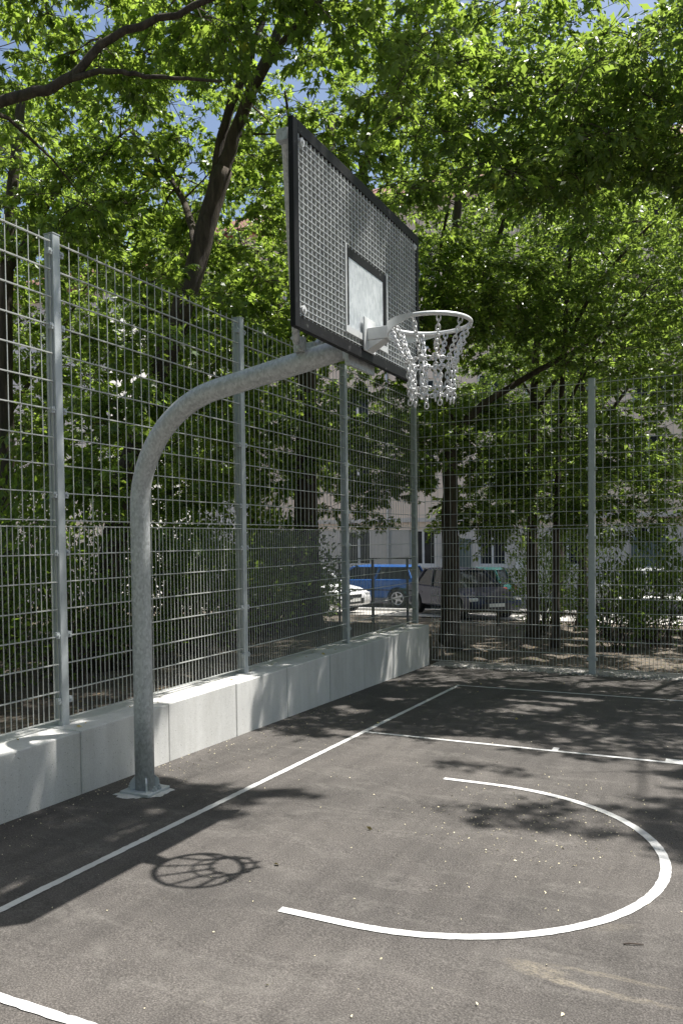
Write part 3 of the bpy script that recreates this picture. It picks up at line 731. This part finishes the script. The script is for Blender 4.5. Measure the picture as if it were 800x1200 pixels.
# far left
r, tot['fl'] = tree('maple_tree', 'dark trunked maple deep behind the shrubs beyond the wall',
    [(-4.75,-4.0,.37), (-4.7,-3.95,2.5), (-4.66,-3.9,5.4), (-4.5,-3.7,8)], .15, .06,
    [([(-4.66,-3.9,4.5), (-5.5,-3.3,6.0), (-6.2,-3,7)], .05, .015), ([(-4.6,-3.9,5.5), (-4.0,-3.4,6.8), (-3.4,-2.8,7.6)], .05, .015)],
    [((-5.0,-3.0,6.8), (2.8,2.0,1.4), 240), ((-5.0,-2.6,3.8), (2.2,1.4,1.5), 220)], 'oval', .10, 100)
# tree behind the back fence with the heavy limb to the right
r, tot['back'] = tree('lime_tree', 'dark straight trunk just behind the end fence with a heavy limb reaching right',
    [(-.46,2.42,zg(-.46,2.42)), (-.45,2.46,1.6), (-.46,2.52,3.6), (-.5,2.6,5.2), (-.4,2.7,7.2), (-.2,2.8,9.4)], .185, .06,
    [([(-.46,2.5,3.5), (.0,2.74,4.15), (.86,3.19,4.77), (1.99,3.76,5.5), (3.0,4.2,6.4)], .085, .025),
     ([(1.4,3.45,5.1), (1.9,3.2,6.0), (2.8,3.1,7.0), (3.4,3.3,7.4)], .045, .015), ([(-.5,2.6,5.2), (.2,2.3,6.3), (1.0,2.2,8.2), (1.4,2.2,9.4)], .06, .02),
     ([(-.5,2.6,5.0), (-.3,1.4,6.2), (.3,.3,7.2)], .05, .015)],
    [((.3,2.6,8.2), (2.6,2.2,1.6), 230), ((1.6,3.0,5.6), (1.9,1.1,.9), 130), ((.4,1.2,6.0), (1.4,.8,.8), 90), ((.6,3.3,3.6), (1.5,.8,.9), 110), ((.2,3.6,2.4), (1.3,.8,.8), 110), ((1.6,-.6,8.0), (1.6,1.6,1.2), 150), ((2.2,-1.8,6.8), (1.4,1.8,.7), 200)], 'oval', .088, 104, mat=MAT['leaf_lime'], dens=.6)
r, tot['thin'] = tree('young_tree', 'slim dark stem behind the end fence next to its middle post',
    [(1.2,3.78,zg(1.2,3.78)), (1.22,3.8,1.8), (1.27,3.92,3.9), (1.4,4.0,6.2), (1.5,4.1,8)], .075, .03,
    [([(1.27,3.92,4.0), (2.0,3.7,5.2), (2.9,3.5,6.2)], .035, .012)],
    [((2.1,3.6,6.6), (1.9,1.6,1.4), 150), ((2.8,3.6,4.2), (1.3,.8,.8), 110), ((1.8,3.8,2.9), (1.4,.7,.9), 100), ((2.9,4.4,2.6), (1.2,.8,1.0), 100)], 'oval', .085, 100, mat=MAT['leaf_lime'], dens=.65)
r, tot['mid'] = tree('lime_tree', 'second dark trunk standing further back between the stout and slim stems',
    [(.5,5.1,zg(.5,5.1)), (.49,5.12,2), (.48,5.2,4), (.6,5.4,6.5), (.8,5.6,9)], .13, .05,
    [([(.5,5.2,4.3), (1.4,5.2,5.6), (2.4,5.3,6.8)], .05, .015)],
    [((1.2,5.6,8.4), (3.2,1.8,2.4), 220), ((1.2,5.4,4.6), (2.6,1.0,1.2), 110), ((1.0,5.6,2.6), (1.9,.9,1.1), 110)], 'oval', .09, 100, mat=MAT['leaf_lime'], dens=.6)
r, tot['right'] = tree('lime_tree', 'broad tree beyond the end fence whose crown shades the far end of the court',
    [(5.6,2.4,zg(5.6,2.4)), (5.6,2.4,3), (5.5,2.3,5.5), (5.4,2.2,9)], .2, .07,
    [([(5.5,2.3,5.0), (4.4,2.2,6.4), (3.3,2.2,7.4)], .07, .02), ([(5.5,2.3,5.0), (5.5,1.0,6.6), (5.7,-.6,7.5)], .07, .035), ([(5.7,-.6,7.5), (6.2,-2.4,8.2), (6.4,-3.6,8.5)], .032, .008)],
    [((4.4,2.0,7.8), (3.0,2.4,1.6), 260), ((4.6,-.7,7.4), (2.4,1.8,1.2), 520), ((6.5,-3.6,8.5), (2.0,1.6,.7), 480), ((4.2,2.6,5.2), (1.8,1.2,.9), 90), ((7.5,-1,7.5), (1.6,2.0,1.2), 90)], 'oval', .088, 100, mat=MAT['leaf_lime'], dens=.65)
# row across the back, toward the street
for (x, y, h, rr_, nn, lab) in ((-5.4, 3.6, 9.5, .16, 330, 'leafy tree beyond the corner, left of the parked cars'), (-8.5, -.6, 10, .18, 330, 'leafy tree far behind the shrubs on the wall side'),
        (4.2, 8.6, 10, .15, 430, 'leafy tree standing over the pale slab table'), (-9.5, 6, 11, .18, 300, 'tall tree in front of the pale side building'), (.8, 9.6, 12.5, .14, 330, 'leafy tree between the end fence and the pavement'), (7.4, 6.5, 10, .16, 260, 'broad leafy tree to the right of the slab table'), (-.4, 13.2, 9.5, .14, 330, 'street tree at the kerb in front of the beige apartment house')):
    z0 = zg(x, y)
    r, tot[lab] = tree('lime_tree', lab, [(x, y, z0), (x+.05, y, z0+2), (x, y+.1, z0+4), (x+.1, y, h*.8)], rr_, .05,
        [([(x, y, 3.6), (x-1, y-.4, 5.2), (x-1.8, y-.6, 6.4)], .06, .015), ([(x, y, 4), (x+1, y+.3, 5.4), (x+1.8, y+.5, 6.6)], .06, .015)],
        [((x, y, h*.72), (3.2, 2.4, h*.30), nn), ((x, y-.6, 3.6), (2.2, 1.2, 1.2), 110)], 'oval', .11, 90, mat=MAT['leaf_lime'], spread=.5, dens=.8)

# unseen trees added round the court's open sides to cut skylight in the shade
for x, y, h in ((17.5, -3, 13), (18, -9.5, 14), (17.5, -16, 13), (11, -20.5, 13), (4.5, -21, 14), (-2.5, -20, 13), (-5.5, -14.5, 12)):
    z0 = zg(x, y)
    r, tot[(x, y)] = tree('sky_block_tree', 'tall unseen tree added to block sky light on the open side of the court facing away from the wall' if x > 12 else 'tall unseen tree added to block sky light at the end of the court opposite the back fence', [(x, y, z0), (x, y, z0+2.5), (x+.1, y, z0+5), (x, y, h*.8)], .2, .06,
        [([(x, y, 3.6), (x-1.4, y-.4, 5.6), (x-2.2, y-.6, 7)], .08, .02), ([(x, y, 4), (x+1.2, y+.6, 6), (x+2, y+1, 7.4)], .08, .02)],
        [((x, y, h*.62), (3.2, 3.2, h*.38), 330), ((x, y, 4), (2.6, 2.6, 1.6), 80)], 'oval', .30, 24, mat=MAT['leaf_lime'], spread=.7, dens=1.0, cull=False, group='unseen trees added around the open sides of the court to block sky light')
# ------------------------------------------------------------------ shrubs
def shrub(label, c, r, n, group, size=.07, lean=0):
    x, y = c; z0 = zg(x, y); root = empty('shrub', label, 'shrub', (x, y, z0), group)
    br = MB(); LP, LD = [], []
    for i in range(n):
        q = rng.normal(0, 1, 3); q /= np.linalg.norm(q); q *= rng.uniform(.45, 1)**.6
        tip = np.array([x+q[0]*r[0], y+q[1]*r[1], z0+.12+(q[2]*.5+.5)*r[2]])
        b0 = np.array([x+rng.normal(0, .10), y+rng.normal(0, .10), z0]); mid = (b0+tip)/2+rng.normal(0, .07, 3)+np.array([0,0,.12])
        if i % 2 == 0: br.tube([b0, mid, tip], [.011, .007, .003], 4, cap=False)
        m_ = 30; pos = tip+rng.normal(0, .13, (m_, 3)); dd = (pos-mid)+rng.normal(0, .25, (m_, 3)); dd[:,2] -= .1
        LP.append(pos); LD.append(dd)
    LP = np.concatenate(LP); LD = np.concatenate(LD); ok = (LP[:,2] > z0+.03)
    ok &= ~((LP[:,0] > -.5) & (LP[:,1] < .35)); LP, LD = LP[ok], LD[ok]
    kp = sun_keep(LP); LP, LD = LP[kp], LD[kp]
    tag(shift(br.build('stems', MAT['bark'], root), root), kind='stuff')
    o = leaf_mesh('foliage', LP, LD, size*np.clip(rng.normal(1, .2, len(LP)), .5, 1.5), 'oval', MAT['leaf_shrub'], root); shift(o, root); o['kind'] = 'stuff'
    return len(LP)
ns = 0
G1 = 'dark shrubs behind the fence on the wall'
for i, y in enumerate(np.arange(-9.0, .3, 1.05)):
    ns += shrub('dark leafy shrub growing just behind the fence on the concrete wall', (-1.75+random.uniform(-.3, .2), y), (.75, .75, random.uniform(1.1, 1.9)), 70, G1)
G2 = 'tall shrubs deeper behind the wall'
for i, y in enumerate(np.arange(-8.0, 3.2, 1.5)):
    ns += shrub('taller shrub in the second row behind the fence on the wall', (-3.6+random.uniform(-.4, .4), y), (1.0, .95, random.uniform(1.8, 2.7)), 95, G2, .085)
G3 = 'shrubs beyond the end fence'
for x, y, h in ((2.3, 4.0, 1.5), (3.0, 4.5, 2.1), (3.9, 4.4, 2.2), (2.6, 6.4, 1.7), (4.3, 6.0, 2.4), (5.6, 5.0, 2.2), (3.4, 7.0, 1.6), (1.7, 7.2, 2.2), (.4, 6.6, 2.3), (1.0, 8.2, 2.4), (-.1, 9.4, 1.8), (5.0, 7.6, 2.4)):
    ns += shrub('loose leafy shrub in the soil between the end fence and the pavement', (x, y), (.75, .6, h), 48, G3, .085)


# ------------------------------------------------------------------ buildings
def building(name, label, x0, x1, yf, depth, zb, rows, xw, wall_mat, low_mat, roof_z, ww=1.25, facing='y', door_x=()):
    """street front in the plane y = yf (facing -y) with real window openings"""
    root = empty(name, label, 'building', ((x0+x1)/2, yf, zb))
    k = MB(); zl = [zb]
    lo = MB()
    bands = [zb-.6]+[v for r_ in rows for v in r_]+[roof_z]
    for i in range(0, len(bands), 2):
        (lo if i == 0 else k).box(x0, x1, yf, yf+.32, bands[i], bands[i+1])
    for ri, (za, zb_) in enumerate(rows):
        edges = [x0]+[v for x in xw for v in (x-ww/2, x+ww/2)]+[x1]
        for i in range(0, len(edges), 2): (lo if ri == 0 else k).box(edges[i], edges[i+1], yf+.001, yf+.32, za, zb_)
    k.box(x0, x1, yf+.35, yf+depth, zb-.6, roof_z-.01)
    shift(k.build('wall', wall_mat, root), root); shift(lo.build('plinth_storey', low_mat, root), root)
    for ri, (za, zt) in enumerate(rows):
        for x in xw:
            f = MB(); a, c = x-ww/2+.002, x+ww/2-.002; y0, y1 = yf+.10, yf+.17
            f.box(a, a+.09, y0, y1, za, zt); f.box(c-.09, c, y0, y1, za, zt); f.box(a+.09, c-.09, y0, y1, za, za+.09); f.box(a+.09, c-.09, y0, y1, zt-.09, zt); f.box(x-.05, x+.05, y0+.004, y1, za+.09, zt-.09)
            w = shift(f.build('window', MAT['trim_white'], root), root)
            g = MB(); g.box(a+.05, c-.05, yf+.135, yf+.145, za+.05, zt-.05); shift(g.build('pane', MAT['dark_glass'], w), root)
            g = MB(); g.box(a-.08, c+.08, yf-.09, yf+.12, za-.09, za-.004); shift(g.build('sill', MAT['trim_white'], w), root)
    k = MB(); k.box(x0-.05, x1+.05, yf-.14, yf-.002, rows[0][1]+.34, rows[0][1]+.52); shift(k.build('ledge', MAT['stucco_low'], root), root)
    k = MB(); k.box(x0-.3, x1+.3, yf-.45, yf+depth+.3, roof_z, roof_z+.25)
    v = [(x0-.3, yf-.4, roof_z+.25), (x1+.3, yf-.4, roof_z+.25), (x1+.3, yf+depth+.3, roof_z+.25), (x0-.3, yf+depth+.3, roof_z+.25), (x0+2, yf+depth/2, roof_z+3), (x1-2, yf+depth/2, roof_z+3)]
    k.add(v, [(0,1,5,4), (1,2,5), (2,3,4,5), (3,0,4)]); shift(k.build('roof', MAT['roof_tile'], root), root)
    return root
bz = -.72
bld = building('apartment_building', 'pale beige apartment house with white framed windows across the street behind the trees', -22, 16, 23.2, 9, bz,
    [(.55, 2.2), (4.15, 5.9), (7.25, 9.0), (10.4, 12.1), (13.5, 15.2)], [-8.25+3.2*i for i in range(-4, 8)], MAT['stucco'], MAT['stucco_low'], 17.0)
for x in (-6.65, 1.35):
    k = MB(); k.box(x-.65, x+.65, 23.12, 23.19, bz, 1.75); d = shift(k.build('door', MAT['door_green'], bld), bld)
    k = MB(); k.box(x+.45, x+.5, 23.05, 23.11, bz+.95, bz+1.1); shift(k.build('handle', MAT['alloy'], d), bld)
for x, z in ((-7.25, .45), (-3.85, .40), (-2.2, .5)):
    k = MB(); k.box(x-.15, x+.15, 23.17, 23.198, z, z+.42); shift(k.build('notice', MAT['notice_white'], bld), bld)
for x in (-9.9, -3.5, 2.9, 9.3):
    k = MB(); k.cyl((x, 23.1, bz), (x, 23.1, 16.9), .055, 10); shift(k.build('downpipe', MAT['alloy'], bld), bld)
side = building('side_building', 'whitish building glimpsed through the leaves far behind the wall side shrubs', -34, -17, 12.5, 10, -.7,
    [(.6, 2.2), (4.0, 5.7), (7.2, 8.9)], [-32+3*i for i in range(5)], MAT['stucco_pale'], MAT['stucco_pale'], 11.5)
k = MB(); s2 = empty('side_building', 'long whitish gable wall seen in the gaps between the shrubs on the wall side', 'building', (-18, -4, 0))
k.box(-24, -18, -14, 8, -.2, 7.5); shift(k.build('wall', MAT['stucco_pale'], s2), s2)
k = MB(); k.add([(-24.4,-14.4,7.5),(-17.6,-14.4,7.5),(-17.6,8.4,7.5),(-24.4,8.4,7.5),(-21,-14.4,9.8),(-21,8.4,9.8)], [(1,2,5,4),(0,4,5,3),(0,1,4),(2,3,5),(0,3,2,1)]); shift(k.build('roof', MAT['roof_tile'], s2), s2)
for y in np.arange(-12, 7, 3.0):
    for z in (1.2, 4.4):
        k = MB(); k.box(-18.0, -17.93, y-.62, y+.62, z, z+1.4); w = shift(k.build('window', MAT['trim_white'], s2), s2)
        k = MB(); k.box(-17.928, -17.915, y-.52, y-.03, z+.1, z+1.3); k.box(-17.928, -17.915, y+.03, y+.52, z+.1, z+1.3); shift(k.build('pane', MAT['dark_glass'], w), s2)

# ------------------------------------------------------------------ parked cars
def car(label, paint, loc, rz, kind='hatch'):
    """length along local x, nose at +x; wheels touch local z = 0"""
    root = empty('parked_car', label, 'car', loc, None, rz)
    L = 4.1 if kind != 'suv' else 4.4; H = 1.43 if kind != 'suv' else 1.52; W = .86; wl = .70 if kind != 'suv' else .82
    xr, xf_ = -L/2+.72, L/2-.78; wr = .315 if kind != 'suv' else .345; hl = L/2
    def arch(cx): return [(cx+(wr+.06)*math.cos(a), max(.24, wr+(wr+.06)*math.sin(a))) for a in np.linspace(math.pi, 0, 9)]
    low = [(-hl+.10, .24)]+arch(xr)+arch(xf_)+[(hl-.10, .24), (hl, .36), (hl-.01, .56), (hl-.10, wl-.02), (hl-.45, wl+.11), (hl-1.02, wl+.20), (-hl+.25, wl+.24), (-hl+.06, wl+.10), (-hl, .55), (-hl+.02, .34)]
    bm = bmesh.new(); rows = []
    for yv, ins in ((-W, 0), (W, 0)):
        rows.append([bm.verts.new((x, yv, z)) for x, z in low])
    n = len(low); bm.faces.new(rows[0]); bm.faces.new(rows[1][::-1])
    for i in range(n): bm.faces.new((rows[0][i], rows[1][i], rows[1][(i+1) % n], rows[0][(i+1) % n]))
    bmesh.ops.recalc_face_normals(bm, faces=bm.faces)
    me = bpy.data.meshes.new('body'); bm.to_mesh(me); bm.free()
    body = link('body', me, paint, root, False, .07, 3)
    zb_, zt = wl+.17, H
    a0, a1 = hl-1.08, hl-1.85                                       # windscreen foot, head
    c1, c0_ = (-hl+.42, -hl+.16) if kind != 'sedan' else (-hl+1.05, -hl+.55)
    gl = [(a0, zb_), (a1, zt-.03), (c1, zt-.03), (c0_, zb_)]
    k = MB(); wb, wt = W-.05, W-.20
    V = [(x, -(wb if z == zb_ else wt), z) for x, z in gl]+[(x, (wb if z == zb_ else wt), z) for x, z in gl]
    k.add(V, [(0,1,2,3), (7,6,5,4), (0,4,5,1), (1,5,6,2), (2,6,7,3), (3,7,4,0)])
    k.build('cabin_glass', MAT['dark_glass'], root)
    k = MB(); k.add([(a1+.10, -wt-.015, zt-.035), (a1+.10, wt+.015, zt-.035), (c1-.08, wt+.015, zt-.035), (c1-.08, -wt-.015, zt-.035), (a1-.10, -wt+.10, zt+.03), (a1-.10, wt-.10, zt+.03), (c1+.10, wt-.10, zt+.03), (c1+.10, -wt+.10, zt+.03)],
        [(0,1,2,3)[::-1], (4,5,6,7), (0,1,5,4), (1,2,6,5), (2,3,7,6), (3,0,4,7)]); k.build('roof', paint, root, bevel=.03)
    for s in (-1, 1):
        for (xa, xb2) in ((a0, a1), ((a0+c0_)/2-.08, (a1+c1)/2-.02), (c0_, c1)):
            k = MB(); k.tube([(xa, s*(wb+.006), zb_), (xb2, s*(wt+.006), zt-.02)], .045, 6); k.build('pillar', paint, root)
        k = MB(); k.box(a0-.30, a0-.12, s*(W+.02) if s > 0 else -W-.17, W+.17 if s > 0 else -W-.02, zb_-.02, zb_+.12); k.build('mirror', paint, root, bevel=.03)
        for xd in (.30, -.72):
            k = MB(); k.box(xd-.30, xd-.14, s*W-.015 if s < 0 else W+.002, s*W-.002 if s < 0 else W+.015, wl-.02, wl+.015); k.build('door_handle', paint, root)
        k = MB(); k.box(hl-.26, hl-.03, s*.72-.13, s*.72+.13, wl-.16, wl-.03); k.build('headlight', MAT['head_lamp'], root, bevel=.03)
        k = MB(); k.box(-hl-.012, -hl+.12, s*.74-.10, s*.74+.10, wl-.16, wl+.10); k.build('tail_light', MAT['tail_lamp'], root, bevel=.02)
        for xw_ in (xr, xf_):
            k = MB(); y0 = s*(W-.20); y1 = s*(W+.005)
            k.cyl((xw_, y0, wr), (xw_, y1, wr), wr, 28); wv = k.build('wheel', MAT['tyre'], root, bevel=.02)
            k = MB(); k.cyl((xw_, y1-s*.01, wr), (xw_, y1+s*.008, wr), wr*.30, 14)
            for q in range(5):
                a = q*2*math.pi/5; d = np.array([math.cos(a), 0, math.sin(a)]); e = np.array([-math.sin(a), 0, math.cos(a)])
                o_ = np.array([xw_, y1+s*.006, wr]); pp = [o_+d*wr*.2-e*.045, o_+d*wr*.2+e*.045, o_+d*wr*.64+e*.03, o_+d*wr*.64-e*.03]
                k.add(np.array(pp+[v-np.array([0, s*.02, 0]) for v in pp]), [(0,1,2,3), (4,7,6,5), (0,4,5,1), (1,5,6,2), (2,6,7,3), (3,7,4,0)])
            th_ = np.linspace(0, 2*math.pi, 25); k.tube([(xw_+wr*.66*math.cos(a), y1+s*.004, wr+wr*.66*math.sin(a)) for a in th_], .022, 5, cap=False)
            k.build('rim', MAT['alloy'], wv)
    k = MB(); k.box(hl-.05, hl+.012, -.45, .45, .33, .50); k.box(hl-.05, hl+.010, -.34, .34, .54, .62); k.build('grille', MAT['plastic_dark'], root)
    k = MB(); k.box(hl+.0125, hl+.02, -.26, .26, .40, .50); k.build('front_plate', MAT['notice_white'], root)
    k = MB(); k.box(-hl-.02, -hl-.004, -.26, .26, .50, .61); k.build('rear_plate', MAT['notice_white'], root)
    return root
def gs(y, off): return float(ground_z(0, y))+off
car('bright blue parked car seen side on behind the fence corner', MAT['paint_blue'], (-8.15, 16.75, gs(16.7, .012)), math.pi, 'suv')
car('dark green parked estate car seen side on beyond the straight trunk', MAT['paint_green'], (-4.75, 16.75, gs(16.7, .012)), math.pi, 'hatch')
car('navy blue car parked close behind the straight trunk with its nose by the low rail', MAT['paint_navy'], (-3.25, 12.4, gs(12.4, .034)), -.75, 'sedan')
car('white car with its nose showing past the fence post', MAT['paint_white'], (-8.35, 11.9, gs(11.9, .034)), -.25, 'hatch')
car('silver grey car parked in the row behind the shrubs and slab table', MAT['paint_silver'], (2.2, 16.75, gs(16.7, .012)), 0, 'sedan')

# ------------------------------------------------------------------ slab table, rails
tb = empty('slab_table', 'long pale slab table half hidden by shrubs beyond the end fence', 'table', (3.1, 9.2, zg(3.1, 9.2)))
z = zg(3.1, 9.2)
k = MB(); k.box(1.72, 4.46, 8.45, 9.97, z+.74, z+.82); shift(k.build('top', MAT['slab'], tb, bevel=.012), tb)
for x in (2.2, 3.98):
    k = MB(); k.box(x-.13, x+.13, 8.75, 9.67, z-.05, z+.738); shift(k.build('leg', MAT['concrete'], tb, bevel=.02), tb)
def rail(label, x0, x1, y, h, n, mat, th, cat='rail'):
    r_ = empty('low_rail' if h < .7 else 'street_railing', label, cat, (x0, y, zg(x0, y)))
    for i in range(n):
        x = x0+(x1-x0)*i/(n-1); k = MB(); k.box(x-th, x+th, y-th, y+th, zg(x, y)-.1, zg(x, y)+h-.002); shift(k.build('rail_post', mat, r_), r_)
    for hh in ((h,) if h < .7 else (h, h*.55, .12)):
        k = MB(); k.box(x0-.12, x1+.12, y-th*.8, y+th*.8, zg(x0, y)+hh-.0015, zg(x0, y)+hh+th*1.2); shift(k.build('rail_bar', mat, r_), r_)
rail('low dark timber rail across the soil in front of the pavement', -2.3, 1.2, 8.7, .38, 4, MAT['wood_rail'], .04)
rail('dark metal railing with paired posts beyond the corner of the fences', -6.6, -2.9, 6.8, 1.75, 5, MAT['dark_rail'], .022, 'railing')
k = MB()
# ------------------------------------------------------------------ litter on the asphalt and on the wall top
def litter(name, label, pts, size, mat, cat='litter', flat=.25):
    n = len(pts); P = np.array(pts); az = rng.uniform(0, 6.28, n); D = np.stack([np.cos(az), np.sin(az), rng.normal(0, flat, n)], 1)
    o = leaf_mesh(name, P, D, size*np.clip(rng.normal(1, .4, n), .35, 2.2), 'oval', mat, None); return tag(o, label, cat, kind='stuff')
pp = []
for i in range(600):
    x = random.uniform(.05, 6); y = random.uniform(-10.5, -.3); pp.append((x, y, court_z(y)+.005))
for i in range(420):
    x, y = random.gauss(3.0, .42), random.gauss(-6.9, .5); pp.append((x, y, court_z(y)+.005))
for i in range(500):
    x, y = abs(random.gauss(.05, .35))+.02, random.uniform(-10.5, -4); pp.append((x, y, court_z(y)+.005))
litter('blossom_litter', 'pale dry blossom flakes scattered over the asphalt', pp, .011, MAT['pale_petal'])
pp = []
for i in range(16):
    x, y = abs(random.gauss(.1, 1.2))+.05, random.uniform(-10, -1); pp.append((x, y, court_z(y)+.008))
for i in range(46): pp.append((-.22+random.uniform(-.18, .19), random.uniform(-10, -.2), WT+.012))
litter('fallen_leaves', 'few small yellowed leaves fallen on the asphalt and wall top', pp, .032, MAT['yellow_leaf'])
k = MB(); x, y = 3.735, -8.343; z = court_z(y)+.008
k.tube([(x-.035, y-.01, z-.003), (x-.01, y, z), (x+.02, y+.012, z-.002), (x+.045, y+.02, z-.004)], [.0035, .003, .003, .0015], 6); k.tube([(x-.01, y, z-.001), (x-.015, y+.015, z-.004)], [.002, .001], 5)
tag(k.build('twig', MAT['twig_brown']), 'short dark twig lying on the asphalt outside the white arc', 'twig')
